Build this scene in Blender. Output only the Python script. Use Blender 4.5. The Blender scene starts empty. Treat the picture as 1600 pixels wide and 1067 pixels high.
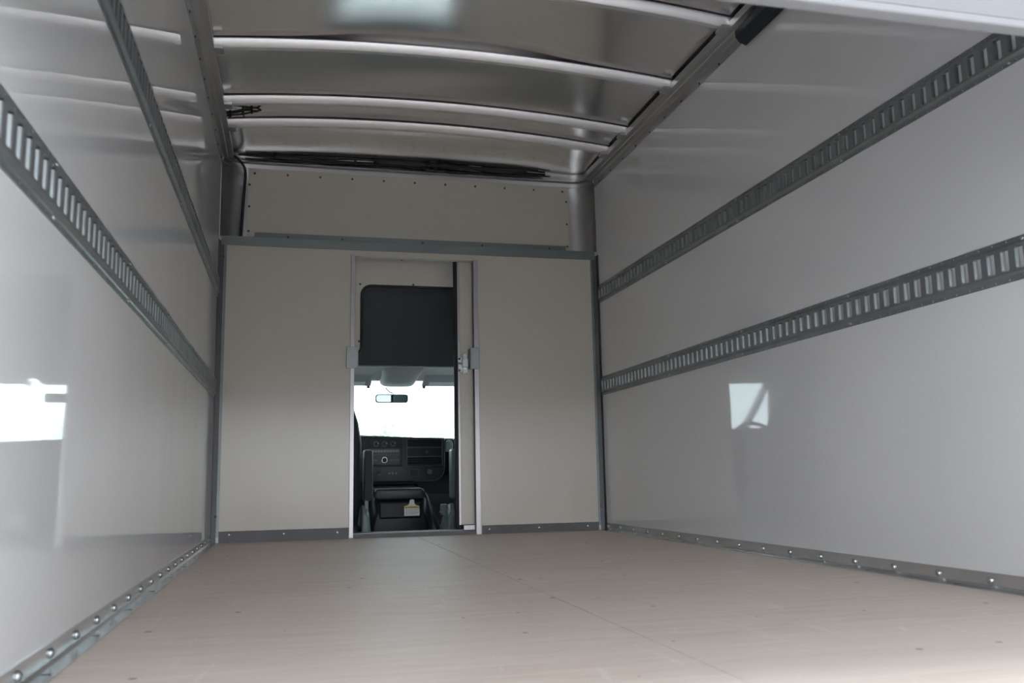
import bpy, bmesh, math, random
from mathutils import Vector, Matrix

C = bpy.context.scene
COL = C.collection
PI = math.pi
rnd = random.Random(7)

# ------------------------------------------------------------------ camera, sky, exposure
W = 2.34                                   # inside width of the cargo box
cam_d = bpy.data.cameras.new('camera')
cam = bpy.data.objects.new('camera', cam_d)
COL.objects.link(cam)
R_ = Vector((0.9712834, -0.23717376, -0.018899))
U_ = Vector((-0.01757109, -0.15071931, 0.98842043))
F_ = Vector((0.23727583, 0.95970428, 0.15055857))
m = Matrix((R_, U_, -F_)).transposed().to_4x4()
m.translation = Vector((0.43828534, -5.35761463, 0.332618))
cam.matrix_world = m
cam_d.sensor_width = 36.0
cam_d.lens = 1393.697 * 36.0 / 1600.0
cam_d.clip_start = 0.05
cam_d.clip_end = 300
cam_d.dof.use_dof = True
cam_d.dof.focus_distance = 4.6
cam_d.dof.aperture_fstop = 5.0
C.camera = cam

world = bpy.data.worlds.new('world')
C.world = world
world.use_nodes = True
nt = world.node_tree
nt.nodes.clear()
# evenly overcast sky, brighter towards the zenith
tc = nt.nodes.new('ShaderNodeTexCoord')
sx = nt.nodes.new('ShaderNodeSeparateXYZ')
ramp = nt.nodes.new('ShaderNodeMapRange')
ramp.inputs['From Min'].default_value = 0.0
ramp.inputs['From Max'].default_value = 1.0
ramp.inputs['To Min'].default_value = 0.95
ramp.inputs['To Max'].default_value = 1.25
bg = nt.nodes.new('ShaderNodeBackground')
bg.inputs['Color'].default_value = (0.90, 0.955, 1.0, 1)
out = nt.nodes.new('ShaderNodeOutputWorld')
nt.links.new(tc.outputs['Generated'], sx.inputs[0])
nt.links.new(sx.outputs['Z'], ramp.inputs['Value'])
nt.links.new(ramp.outputs[0], bg.inputs['Strength'])
nt.links.new(bg.outputs[0], out.inputs['Surface'])

C.view_settings.view_transform = 'Standard'
C.view_settings.look = 'None'
C.view_settings.gamma = 1.0
C.view_settings.use_curve_mapping = False
C.view_settings.exposure = 3.0
try:
    C.cycles.use_denoising = True
    C.cycles.denoiser = 'OPENIMAGEDENOISE'
    C.cycles.max_bounces = 14
    C.cycles.diffuse_bounces = 8
    C.cycles.glossy_bounces = 8
    C.cycles.transparent_max_bounces = 12
    C.cycles.caustics_reflective = True
    C.cycles.blur_glossy = 0.5
    C.cycles.sample_clamp_indirect = 6.0
except Exception:
    pass


def portal(name, loc, rot, sx_, sy_):
    l = bpy.data.lights.new(name, 'AREA')
    l.shape = 'RECTANGLE'
    l.size, l.size_y = sx_, sy_
    l.cycles.is_portal = True
    o = bpy.data.objects.new(name, l)
    o.location = loc
    o.rotation_euler = rot
    COL.objects.link(o)


# openings through which the sky lights the inside (sampling portals, they emit nothing)
portal('rear_opening_portal', (W / 2, -4.27, 0.52), (PI / 2, 0, 0), 2.3, 1.06)
bpy.data.objects['rear_opening_portal'].rotation_euler = (-PI / 2, 0, PI)
portal('windshield_portal', (1.17, 2.62, 0.9), (-PI / 2, 0, 0), 2.1, 0.65)


# ------------------------------------------------------------------ materials
def mat(name, base, rough=0.5, metal=0.0, spec=0.5, coat=0.0, bump=None, vary=None, coat_rough=0.05, aniso=0.0):
    """bump = list of (scale vector, strength, distance); vary = (scale vector, amount) colour mottling"""
    M = bpy.data.materials.new(name)
    M.use_nodes = True
    n = M.node_tree
    b = n.nodes['Principled BSDF']
    b.inputs['Base Color'].default_value = (*base, 1)
    b.inputs['Roughness'].default_value = rough
    b.inputs['Metallic'].default_value = metal
    b.inputs['Specular IOR Level'].default_value = spec
    b.inputs['Coat Weight'].default_value = coat
    b.inputs['Coat Roughness'].default_value = coat_rough
    if aniso:
        b.inputs['Anisotropic'].default_value = aniso
    geo = n.nodes.new('ShaderNodeNewGeometry')
    if vary:
        mp = n.nodes.new('ShaderNodeMapping')
        mp.inputs['Scale'].default_value = vary[0]
        n.links.new(geo.outputs['Position'], mp.inputs[0])
        no = n.nodes.new('ShaderNodeTexNoise')
        no.inputs['Scale'].default_value = 1.0
        no.inputs['Detail'].default_value = 5
        n.links.new(mp.outputs[0], no.inputs['Vector'])
        mr = n.nodes.new('ShaderNodeMapRange')
        mr.inputs['From Min'].default_value = 0.3
        mr.inputs['From Max'].default_value = 0.7
        mr.inputs['To Min'].default_value = 1 - vary[1]
        mr.inputs['To Max'].default_value = 1 + vary[1]
        n.links.new(no.outputs['Fac'], mr.inputs['Value'])
        mx = n.nodes.new('ShaderNodeVectorMath')
        mx.operation = 'SCALE'
        mx.inputs[0].default_value = base
        n.links.new(mr.outputs[0], mx.inputs['Scale'])
        n.links.new(mx.outputs[0], b.inputs['Base Color'])
    prev = None
    for sc_, st, di in (bump or []):
        mp = n.nodes.new('ShaderNodeMapping')
        mp.inputs['Scale'].default_value = sc_
        n.links.new(geo.outputs['Position'], mp.inputs[0])
        no = n.nodes.new('ShaderNodeTexNoise')
        no.inputs['Scale'].default_value = 1.0
        no.inputs['Detail'].default_value = 1.5
        n.links.new(mp.outputs[0], no.inputs['Vector'])
        bp = n.nodes.new('ShaderNodeBump')
        bp.inputs['Strength'].default_value = st
        bp.inputs['Distance'].default_value = di
        n.links.new(no.outputs['Fac'], bp.inputs['Height'])
        if prev:
            n.links.new(prev.outputs[0], bp.inputs['Normal'])
        n.links.new(bp.outputs[0], b.inputs['Normal'])
        prev = bp
    return M


M = {}
M['side_wall'] = mat('white_glossy_wall', (0.76, 0.76, 0.775), 0.035, spec=0.6,
                     bump=[((1.2, 1.6, 0.5), 0.25, 0.012), ((8, 9, 3), 0.12, 0.0012)])
M['front_wall'] = mat('cream_wall_board', (0.56, 0.522, 0.46), 0.22, spec=0.5,
                      bump=[((3.5, 3, 1.2), 0.35, 0.02)])
M['white_board'] = mat('cream_panel_board', (0.57, 0.53, 0.465), 0.3, spec=0.5, bump=[((4, 4, 3), 0.2, 0.01)])
M['galv'] = mat('galvanised_rail_steel', (0.30, 0.33, 0.335), 0.42, 0.75, vary=((9, 9, 9), 0.10))
M['galv_trim'] = mat('galvanised_trim_steel', (0.68, 0.70, 0.72), 0.27, 0.92, vary=((14, 3, 14), 0.14),
                     bump=[((2, 1.3, 2), 0.3, 0.01)])
M['slate'] = mat('slate_steel_trim', (0.20, 0.225, 0.23), 0.45, 0.6, vary=((4, 4, 14), 0.08))
M['dark_steel'] = mat('dark_steel_trim', (0.085, 0.083, 0.088), 0.5, 0.4, vary=((6, 6, 6), 0.12))
M['alu'] = mat('brushed_aluminium', (0.56, 0.555, 0.56), 0.33, 0.9, vary=((3, 3, 3), 0.06))
M['alu_bow'] = mat('bright_aluminium_bow', (0.93, 0.93, 0.95), 0.33, 0.9)
M['roof'] = mat('roof_sheet_aluminium', (0.84, 0.825, 0.81), 0.19, 1.0, bump=[((0.9, 2.2, 1), 0.2, 0.012)])
M['cap'] = mat('corner_cap_aluminium', (0.50, 0.50, 0.51), 0.28, 0.95)
M['jamb'] = mat('satin_aluminium_jamb', (0.42, 0.40, 0.42), 0.36, 0.75)
M['screw'] = mat('zinc_screw', (0.50, 0.52, 0.52), 0.3, 0.95)
M['rivet'] = mat('dull_rivet', (0.12, 0.12, 0.12), 0.5, 0.6)
M['black'] = mat('black_rubber', (0.006, 0.006, 0.007), 0.55)
M['cable'] = mat('black_loom', (0.008, 0.008, 0.010), 0.5)
M['black_panel'] = mat('black_panel', (0.080, 0.086, 0.092), 0.38, spec=0.45, bump=[((160, 160, 160), 0.06, 0.001)])
M['dash'] = mat('charcoal_dash_plastic', (0.020, 0.025, 0.029), 0.42, spec=0.5)
M['dash_dark'] = mat('black_dash_plastic', (0.007, 0.009, 0.011), 0.42, spec=0.3)
M['dash_matte'] = mat('matte_black_dash', (0.008, 0.010, 0.012), 0.85, spec=0.08)
M['dash_line'] = mat('grey_dash_edge', (0.07, 0.08, 0.085), 0.35)
M['chrome'] = mat('bright_ring', (0.6, 0.62, 0.63), 0.25, 0.9)
M['seat'] = mat('charcoal_seat_vinyl', (0.028, 0.036, 0.038), 0.45, bump=[((60, 60, 60), 0.1, 0.003)])
M['arm_dark'] = mat('dark_armrest_fabric', (0.014, 0.015, 0.016), 0.6)
M['arm_edge'] = mat('grey_green_armrest_vinyl', (0.16, 0.20, 0.20), 0.45)
M['seat_trim'] = mat('grey_green_seat_plastic', (0.17, 0.215, 0.215), 0.4)
M['headliner'] = mat('grey_headliner', (0.42, 0.42, 0.40), 0.8)
M['visor'] = mat('grey_visor_vinyl', (0.42, 0.44, 0.44), 0.6)
M['visor_label'] = mat('pale_visor_label', (0.80, 0.84, 0.85), 0.5)
M['mirror'] = mat('mirror_glass', (0.22, 0.29, 0.33), 0.02, 1.0)
M['tag_white'] = mat('white_tag_card', (0.93, 0.94, 0.96), 0.5)
M['tag_yellow'] = mat('yellow_tag_band', (0.80, 0.66, 0.03), 0.5)
M['ink'] = mat('black_ink', (0.02, 0.02, 0.02), 0.6)
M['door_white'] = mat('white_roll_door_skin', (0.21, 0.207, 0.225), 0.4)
M['paint'] = mat('white_truck_paint', (0.75, 0.75, 0.75), 0.3)
M['carpet'] = mat('dark_cab_floor', (0.012, 0.012, 0.013), 0.9)
M['asphalt'] = mat('pale_asphalt', (0.46, 0.455, 0.45), 0.9, vary=((3, 3, 3), 0.15))
M['bay'] = mat('pale_shade_blocker', (0.65, 0.65, 0.65), 0.8)  # for the added, unseen blockers that shade the rear opening
M['seal'] = mat('grey_door_seal', (0.24, 0.238, 0.25), 0.6)
M['striker'] = mat('grey_striker_steel', (0.30, 0.32, 0.325), 0.4, 0.6)
M['leaf'] = mat('haze_paled_leaves', (0.66, 0.71, 0.64), 0.6)  # leaf green paled in the colour to stand for bright haze
M['bark'] = mat('grey_bark', (0.25, 0.22, 0.18), 0.9)
M['track'] = mat('blue_black_track', (0.035, 0.042, 0.055), 0.35, 0.7)


def plywood():
    Mx = bpy.data.materials.new('bare_plywood')
    Mx.use_nodes = True
    n = Mx.node_tree
    L = n.links.new
    b = n.nodes['Principled BSDF']
    geo = n.nodes.new('ShaderNodeNewGeometry')

    def noise(scale, detail=6, rough=0.6, dist=0.0):
        mp = n.nodes.new('ShaderNodeMapping')
        mp.inputs['Scale'].default_value = scale
        L(geo.outputs['Position'], mp.inputs[0])
        no = n.nodes.new('ShaderNodeTexNoise')
        no.inputs['Scale'].default_value = 1
        no.inputs['Detail'].default_value = detail
        no.inputs['Roughness'].default_value = rough
        no.inputs['Distortion'].default_value = dist
        L(mp.outputs[0], no.inputs['Vector'])
        return no.outputs['Fac']

    def mix(fac, a, c):
        mx = n.nodes.new('ShaderNodeMix')
        mx.data_type = 'RGBA'
        if isinstance(fac, float):
            mx.inputs['Factor'].default_value = fac
        else:
            L(fac, mx.inputs['Factor'])
        for i, v in ((6, a), (7, c)):
            if isinstance(v, tuple):
                mx.inputs[i].default_value = (*v, 1)
            else:
                L(v, mx.inputs[i])
        return mx.outputs[2]

    def rng(v, a, c, lo=0.0, hi=1.0):
        r = n.nodes.new('ShaderNodeMapRange')
        r.inputs['From Min'].default_value = a
        r.inputs['From Max'].default_value = c
        r.inputs['To Min'].default_value = lo
        r.inputs['To Max'].default_value = hi
        L(v, r.inputs['Value'])
        return r.outputs[0]
    grain = noise((3.0, 34, 3), 6, 0.65, 0.6)
    big = noise((1.3, 2.2, 1), 3, 0.5)
    c1 = mix(rng(grain, 0.3, 0.72), (0.66, 0.545, 0.47), (0.80, 0.70, 0.63))
    c2 = mix(rng(big, 0.35, 0.7, 0.0, 0.55), c1, (0.77, 0.69, 0.63))
    # plugs and knots: sparse small dark marks
    vo = n.nodes.new('ShaderNodeTexVoronoi')
    vo.voronoi_dimensions = '2D'
    vo.inputs['Scale'].default_value = 4.2
    L(geo.outputs['Position'], vo.inputs['Vector'])
    wob = noise((60, 60, 60), 2)
    rad = rng(vo.outputs['Color'], 0.42, 0.85, 0.0, 0.042)
    sub = n.nodes.new('ShaderNodeMath')
    sub.operation = 'SUBTRACT'
    L(rad, sub.inputs[0])
    L(vo.outputs['Distance'], sub.inputs[1])
    spot = rng(sub.outputs[0], -0.004, 0.010, 0.0, 0.75)
    c3 = mix(spot, c2, (0.15, 0.10, 0.075))
    # pale scuffs
    sc = noise((16, 3.0, 3), 4, 0.7, 1.5)
    c4 = mix(rng(sc, 0.60, 0.72, 0.0, 0.55), c3, (0.86, 0.81, 0.76))
    L(c4, b.inputs['Base Color'])
    b.inputs['Roughness'].default_value = 0.48
    b.inputs['Specular IOR Level'].default_value = 0.42
    bp = n.nodes.new('ShaderNodeBump')
    bp.inputs['Strength'].default_value = 0.12
    bp.inputs['Distance'].default_value = 0.002
    L(grain, bp.inputs['Height'])
    L(bp.outputs[0], b.inputs['Normal'])
    return Mx


M['ply'] = plywood()


def glass():
    Mx = bpy.data.materials.new('clear_window_glass')
    Mx.use_nodes = True
    n = Mx.node_tree
    n.nodes.clear()
    o = n.nodes.new('ShaderNodeOutputMaterial')
    tr = n.nodes.new('ShaderNodeBsdfTransparent')
    tr.inputs[0].default_value = (0.76, 0.82, 0.82, 1)
    gl = n.nodes.new('ShaderNodeBsdfGlossy')
    gl.inputs['Roughness'].default_value = 0.02
    lw = n.nodes.new('ShaderNodeLayerWeight')
    lw.inputs[0].default_value = 0.5
    pw = n.nodes.new('ShaderNodeMath')
    pw.operation = 'POWER'
    pw.inputs[1].default_value = 5.0
    n.links.new(lw.outputs['Facing'], pw.inputs[0])
    fr = n.nodes.new('ShaderNodeMath')
    fr.operation = 'MULTIPLY_ADD'
    fr.inputs[1].default_value = 0.9
    fr.inputs[2].default_value = 0.04
    n.links.new(pw.outputs[0], fr.inputs[0])
    mx = n.nodes.new('ShaderNodeMixShader')
    n.links.new(fr.outputs[0], mx.inputs[0])
    n.links.new(tr.outputs[0], mx.inputs[1])
    n.links.new(gl.outputs[0], mx.inputs[2])
    n.links.new(mx.outputs[0], o.inputs[0])
    return Mx


M['glass'] = glass()


# ------------------------------------------------------------------ mesh helpers (world coordinates in, origin of the root subtracted)
class MB:
    def __init__(self):
        self.v, self.f = [], []

    def add(self, vs, fs):
        o = len(self.v)
        self.v += [tuple(p) for p in vs]
        self.f += [tuple(i + o for i in q) for q in fs]
        return self

    def box(self, x0, x1, y0, y1, z0, z1):
        return self.add([(x0, y0, z0), (x1, y0, z0), (x1, y1, z0), (x0, y1, z0), (x0, y0, z1), (x1, y0, z1), (x1, y1, z1), (x0, y1, z1)],
                        [(0, 3, 2, 1), (4, 5, 6, 7), (0, 1, 5, 4), (1, 2, 6, 5), (2, 3, 7, 6), (3, 0, 4, 7)])

    def prism(self, pts, axis, a, b):
        """closed outline pts in the two other axes, extruded along axis from a to b"""
        n = len(pts)

        def P(u, w, t):
            return {'x': (t, u, w), 'y': (u, t, w), 'z': (u, w, t)}[axis]
        vs = [P(u, w, a) for u, w in pts] + [P(u, w, b) for u, w in pts]
        fs = [tuple(range(n)), tuple(range(2 * n - 1, n - 1, -1))]
        fs += [(i, (i + 1) % n, (i + 1) % n + n, i + n) for i in range(n)]
        return self.add(vs, fs)

    def tube(self, path, r, seg=8, caps=True):
        path = [Vector(p) for p in path]
        rr = r if isinstance(r, (list, tuple)) else [r] * len(path)
        rings = []
        t0 = (path[1] - path[0]).normalized()
        up = Vector((0, 0, 1)) if abs(t0.z) < 0.9 else Vector((1, 0, 0))
        nrm = t0.cross(up).normalized()
        for i, p in enumerate(path):
            t = (path[min(i + 1, len(path) - 1)] - path[max(i - 1, 0)]).normalized()
            nrm = (nrm - t * nrm.dot(t)).normalized()
            bi = t.cross(nrm)
            rings.append([p + (nrm * math.cos(2 * PI * k / seg) + bi * math.sin(2 * PI * k / seg)) * rr[i] for k in range(seg)])
        vs = [q for ring in rings for q in ring]
        fs = []
        for i in range(len(path) - 1):
            for k in range(seg):
                a, b2 = i * seg + k, i * seg + (k + 1) % seg
                fs.append((a, b2, b2 + seg, a + seg))
        if caps:
            fs.append(tuple(range(seg - 1, -1, -1)))
            fs.append(tuple((len(path) - 1) * seg + k for k in range(seg)))
        return self.add(vs, fs)

    def lathe(self, prof, c, axis='z', seg=16):
        """profile of (radius, height) along axis from centre c"""
        vs, fs = [], []
        for r, h in prof:
            for k in range(seg):
                a = 2 * PI * k / seg
                u, w = r * math.cos(a), r * math.sin(a)
                vs.append({'x': (c[0] + h, c[1] + u, c[2] + w), 'y': (c[0] + u, c[1] + h, c[2] + w), 'z': (c[0] + u, c[1] + w, c[2] + h)}[axis])
        for i in range(len(prof) - 1):
            for k in range(seg):
                a, b2 = i * seg + k, i * seg + (k + 1) % seg
                fs.append((a, b2, b2 + seg, a + seg))
        fs.append(tuple(range(seg)))
        fs.append(tuple((len(prof) - 1) * seg + k for k in range(seg)))
        return self.add(vs, fs)

    def loft(self, rings, caps=True):
        n = len(rings[0])
        vs = [q for r in rings for q in r]
        fs = []
        for i in range(len(rings) - 1):
            for k in range(n):
                a, b2 = i * n + k, i * n + (k + 1) % n
                fs.append((a, b2, b2 + n, a + n))
        if caps:
            fs.append(tuple(range(n - 1, -1, -1)))
            fs.append(tuple((len(rings) - 1) * n + k for k in range(n)))
        return self.add(vs, fs)

    def build(self, name, material, parent=None, smooth=False, bevel=0.0, bseg=2, auto=None, root=None):
        me = bpy.data.meshes.new(name)
        off = Vector((0, 0, 0))
        if parent is not None:
            p = parent
            while p is not None:
                off += p.location
                p = p.parent
        me.from_pydata([tuple(Vector(p) - off) for p in self.v], [], self.f)
        bm = bmesh.new()
        bm.from_mesh(me)
        if bevel > 0:
            bmesh.ops.remove_doubles(bm, verts=bm.verts, dist=1e-5)
            bmesh.ops.recalc_face_normals(bm, faces=bm.faces)
            es = [e for e in bm.edges if len(e.link_faces) == 2 and e.calc_face_angle(0) > 0.5]
            bmesh.ops.bevel(bm, geom=es, offset=bevel, segments=bseg, affect='EDGES', profile=0.5, clamp_overlap=True)
        bmesh.ops.recalc_face_normals(bm, faces=bm.faces)
        bm.to_mesh(me)
        bm.free()
        me.materials.append(material)
        if smooth or auto is not None:
            me.polygons.foreach_set('use_smooth', [True] * len(me.polygons))
            if auto is not None:
                me.set_sharp_from_angle(angle=auto)
        o = bpy.data.objects.new(name, me)
        COL.objects.link(o)
        if parent is not None:
            o.parent = parent
        return o


def tag(o, label=None, cat=None, group=None, kind=None):
    if label:
        o['label'] = label
    if cat:
        o['category'] = cat
    if group:
        o['group'] = group
    if kind:
        o['kind'] = kind
    return o


def thing(name, label, cat, loc=(0, 0, 0), group=None):
    o = bpy.data.objects.new(name, None)
    o.empty_display_size = 0.1
    o.location = loc
    COL.objects.link(o)
    return tag(o, label, cat, group)


def struct(name, mb, material, **k):
    return tag(mb.build(name, material, **k), kind='structure')


def head_mesh(name, r, h, axis, sign, material, seg=10):
    """a low domed screw or rivet head lying in the origin, its dome pointing along sign*axis"""
    b = MB().lathe([(r, 0), (r, h * 0.35), (r * 0.75, h * 0.8), (r * 0.3, h)] if sign > 0 else [(r, 0), (r, -h * 0.35), (r * 0.75, -h * 0.8), (r * 0.3, -h)], (0, 0, 0), axis, seg)
    o = b.build(name, material, smooth=True)
    me = o.data
    bpy.data.objects.remove(o)
    return me


def heads(name, me, pts, parent):
    """one object per screw or rivet, sharing one mesh"""
    off = Vector((0, 0, 0))
    p = parent
    while p is not None:
        off += p.location
        p = p.parent
    for q in pts:
        o = bpy.data.objects.new(name, me)
        o.location = Vector(q) - off
        o.parent = parent
        COL.objects.link(o)


Y0 = -4.28          # rear end of the box

# ------------------------------------------------------------------ the box: floor, walls, roof
fl = struct('floor', MB().box(-0.03, W + 0.03, Y0, 0.06, -0.06, -0.024), M['dark_steel'])
SEAM = 1.157
for a, b in ((0.0, SEAM - 0.0016), (SEAM + 0.0016, W)):
    MB().box(a, b, Y0 + 0.02, 0.03, -0.024, 0.0).build('floor_panel', M['ply'], fl, bevel=0.0005, bseg=1)

wl = struct('wall_left', MB().box(-0.03, 0.0, Y0, 0.16, -0.03, 2.36), M['side_wall'])
wr = struct('wall_right', MB().box(W, W + 0.03, Y0, 0.16, -0.03, 2.36), M['side_wall'])

# front wall: one board with the doorway cut out of it, and the return ledge above it
DX0, DX1, DZ1 = 0.79, 1.519, 1.683
fw = MB()
pts = [(0.0, 0.0), (DX0, 0.0), (DX0, DZ1), (DX1, DZ1), (DX1, 0.0), (W, 0.0), (W, 1.772), (0.0, 1.772)]
fw.prism(pts, 'y', 0.0, 0.022)
wf = struct('wall_front', fw, M['front_wall'])
struct('trim_1', MB().box(0, W, 0.022, 0.14, 1.74, 1.771), M['slate'])

# roof sheet: crowned, with the shallow oil-canning of thin sheet between the bows
BOWS = (-0.43, -0.74, -1.365, -2.0, -2.62, -3.25, -3.88)
CROWN, ZB, BH = 0.064, 2.268, 0.036


def crown(x):
    u = (x - W / 2) / (W / 2)
    return CROWN * (1 - u * u)


def roof_wave(x, y):
    u = (x - W / 2) / (W / 2)
    edge = max(0.0, 1 - abs(u) ** 3)
    bays = [0.14] + list(BOWS) + [Y0]
    for i in range(len(bays) - 1):
        if bays[i + 1] <= y <= bays[i]:
            t = (y - bays[i + 1]) / (bays[i] - bays[i + 1])
            L = bays[i] - bays[i + 1]
            s = math.sin(PI * t)
            amp = (0.003, 0.004, 0.006, 0.004, 0.012, 0.012, 0.012, 0.012)[min(i, 7)]
            w = amp * s * (0.75 + 0.35 * math.sin(2.1 * x + 0.9 * i))
            if i == 3:      # the one sheet that has popped upward
                w += 0.0250 * t ** 1.15 * (1 - t ** 18) * math.exp(-((x - 1.1) / 0.60) ** 4)
            w += 0.0018 * s * math.sin(5.3 * x + 2.2 * i + 4 * t) + 0.0012 * s * math.sin(2 * PI * t + 1.3 * x + i)
            return w * edge
    return 0.0


rf = MB()
NX, NY = 72, 190
vs = []
for j in range(NY + 1):
    y = 0.15 + (Y0 - 0.15) * j / NY
    for i in range(NX + 1):
        x = W * i / NX
        vs.append((x, y, ZB + BH + 0.004 + (crown(x) + 0.012) * min(1.0, max(0.0, (0.17 - y) / 0.42)) ** 0.6 - 0.012 + roof_wave(x, y)))
fs = [(j * (NX + 1) + i, j * (NX + 1) + i + 1, (j + 1) * (NX + 1) + i + 1, (j + 1) * (NX + 1) + i) for j in range(NY) for i in range(NX)]
rf.add(vs, fs)
roof = struct('ceiling', rf, M['roof'], smooth=True)
sol = roof.modifiers.new('thickness', 'SOLIDIFY')
sol.thickness = 0.004
sol.offset = 1

# roof bows: hat sections that follow the crown
bow_names = ['bright aluminium roof bow nearest the front cable bundle', 'bright aluminium roof bow just behind the short dangling black cable tail',
             'long bright aluminium roof bow third from the front wall', 'bright aluminium roof bow with its end showing beside the dark door track',
             'aluminium roof bow above the open end of the roll-up door', 'aluminium roof bow over the middle of the stored roll-up door',
             'aluminium roof bow closest to the rear opening']
for yb, lab in zip(BOWS, bow_names):
    t = thing('roof_bow', lab, 'roof bow', (W / 2, yb, ZB), 'curved roof bows under the roof sheet')
    prof = [(-0.040, BH), (-0.034, BH - 0.002), (-0.016, 0.002), (-0.013, 0.0), (0.013, 0.0), (0.016, 0.002), (0.034, BH - 0.002), (0.040, BH)]
    rings = []
    for i in range(41):
        x = 0.055 + (W - 0.11) * i / 40
        rings.append([(x, yb + dy, ZB + dz + crown(x)) for dy, dz in prof])
    MB().loft(rings).build('bow_section', M['alu_bow'], t, auto=0.5)
    for xe in (0.06, W - 0.105):
        MB().box(xe, xe + 0.045, yb - 0.030, yb + 0.030, ZB - 0.0035, ZB + 0.012).build('end_bracket', M['alu'], t, bevel=0.001, bseg=1)

# roof side rails: a flange on the wall, a ledge under the bows, an upstand
screw_l = head_mesh('rail_screw', 0.0055, 0.005, 'x', 1, M['rivet'])
screw_r = head_mesh('rail_screw', 0.0055, 0.005, 'x', -1, M['rivet'])
for name, s, wx in (('trim_2', 1, 0.0), ('trim_3', -1, W)):
    prof = [(0, 2.207), (0.004, 2.205), (0.006, 2.246), (0.012, 2.258), (0.034, 2.262), (0.037, 2.2655), (0.066, 2.2655), (0.066, 2.30), (0.062, 2.30),
            (0.062, 2.272), (0.0, 2.272)]
    pts = [(wx + s * u, z) for u, z in prof]
    r_ = MB()
    r_.prism(pts, 'y', Y0 + 0.05, 0.02)
    o = struct(name, r_, M['alu'], bevel=0.0008, bseg=1)
    heads('rivet', screw_l if s > 0 else screw_r, [(wx + s * 0.005, -0.12 - 0.21 * k, 2.213) for k in range(19)], o)


# rounded front corners and the front roof header (both follow the same path)
def front_path(inset=0.0, n=10):
    r = 0.135 - inset
    p = []
    for k in range(n + 1):
        a = PI - (PI / 2) * k / n
        p.append((0.135 + r * math.cos(a), -0.013 + r * math.sin(a)))
    for k in range(n + 1):
        a = PI / 2 - (PI / 2) * k / n
        p.append((W - 0.135 + r * math.cos(a), -0.013 + r * math.sin(a)))
    return p


def path_sheet(inset, z0, z1, thick=0.004):
    a, b = front_path(inset), front_path(inset - thick)
    rings = [[(p[0], p[1], z0), (p[0], p[1], z1), (q[0], q[1], z1), (q[0], q[1], z0)] for p, q in zip(a, b)]
    return MB().loft(rings)


struct('trim_4', path_sheet(0.004, 1.772, 2.42), M['cap'], auto=0.6)
hd = MB()
pa = front_path(0.010)
rings = []
for (x, y), (x2, y2), (x3, y3) in zip(front_path(0.004), front_path(0.013), front_path(0.030)):
    rings.append([(x, y, 2.236), (x2, y2, 2.236), (x2, y2, 2.262), (x3, y3, 2.270), (x3, y3, 2.276), (x2, y2, 2.284), (x2, y2, 2.320), (x, y, 2.320)])
hd.loft(rings)
struct('trim_5', hd, M['cap'], auto=0.5)

# board riveted over the front above the ledge
riv_y = head_mesh('rivet', 0.0075, 0.004, 'y', -1, M['rivet'])
ub = thing('bulkhead_board', 'cream board with a row of rivets across the top of the front wall', 'wall board', (W / 2, 0.113, 1.79))
MB().box(0.148, 2.196, 0.107, 0.1175, 1.79, 2.2365).build('board', M['white_board'], ub, bevel=0.0015, bseg=1)
MB().box(0.193, 2.166, 0.104, 0.107, 1.772, 1.832).build('ledge_flange', M['slate'], ub)
heads('rivet', riv_y, [(0.186 + 0.1967 * k, 0.107, 2.204) for k in range(11)] + [(0.158, 0.107, z) for z in (2.13, 1.993, 1.838)] + [(2.178, 0.107, z) for z in (2.135, 1.981, 1.829)], ub)
heads('flange_rivet', riv_y, [(x, 0.104, 1.811) for x in (0.391, 0.718, 1.217, 1.603, 2.053)], ub)

# header trim across the front wall
h = struct('trim_6', MB().prism([(-0.005, 1.718), (0.0, 1.718), (0.0, 1.7705), (0.03, 1.7705), (0.03, 1.7735), (-0.005, 1.7735)], 'x', 0.012, W - 0.012), M['slate'], bevel=0.0008, bseg=1)

# corner angles between the front wall and the side walls
for name, wx, s in (('trim_7', 0.0, 1), ('trim_8', W, -1)):
    c_ = MB()
    c_.prism([(wx, 0.0), (wx + s * 0.030, 0.0), (wx + s * 0.030, -0.003), (wx + s * 0.004, -0.006), (wx + s * 0.004, -0.034), (wx, -0.034)], 'z', 0.0, 1.745)
    o = struct(name, c_, M['dark_steel'])
    MB().box(min(wx + s * 0.031, wx + s * 0.045), max(wx + s * 0.031, wx + s * 0.045), -0.0025, 0.0, 0.03, 1.718).build('pale_edge_strip', M['slate'], o)
    heads('rivet', riv_y, [(wx + s * 0.026, -0.004, z) for z in (1.648, 1.038, 0.146)], o)

# front kick plates
kick = head_mesh('kick_rivet', 0.007, 0.004, 'y', -1, M['galv_trim'])
o = struct('baseboard_front', MB().prism([(-0.006, 0.0), (0.0, 0.0), (0.0, 0.062), (-0.006, 0.060)], 'x', 0.046, 0.764), M['dark_steel'])
heads('rivet', kick, [(0.102, -0.006, 0.044), (0.40, -0.006, 0.04), (0.70, -0.006, 0.038)], o)
o = struct('baseboard_front', MB().prism([(-0.006, 0.0), (0.0, 0.0), (0.0, 0.050), (-0.006, 0.048)], 'x', 1.556, 2.296), M['dark_steel'])
heads('rivet', kick, [(1.60, -0.006, 0.027), (1.91, -0.006, 0.027), (2.222, -0.006, 0.028)], o)

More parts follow.
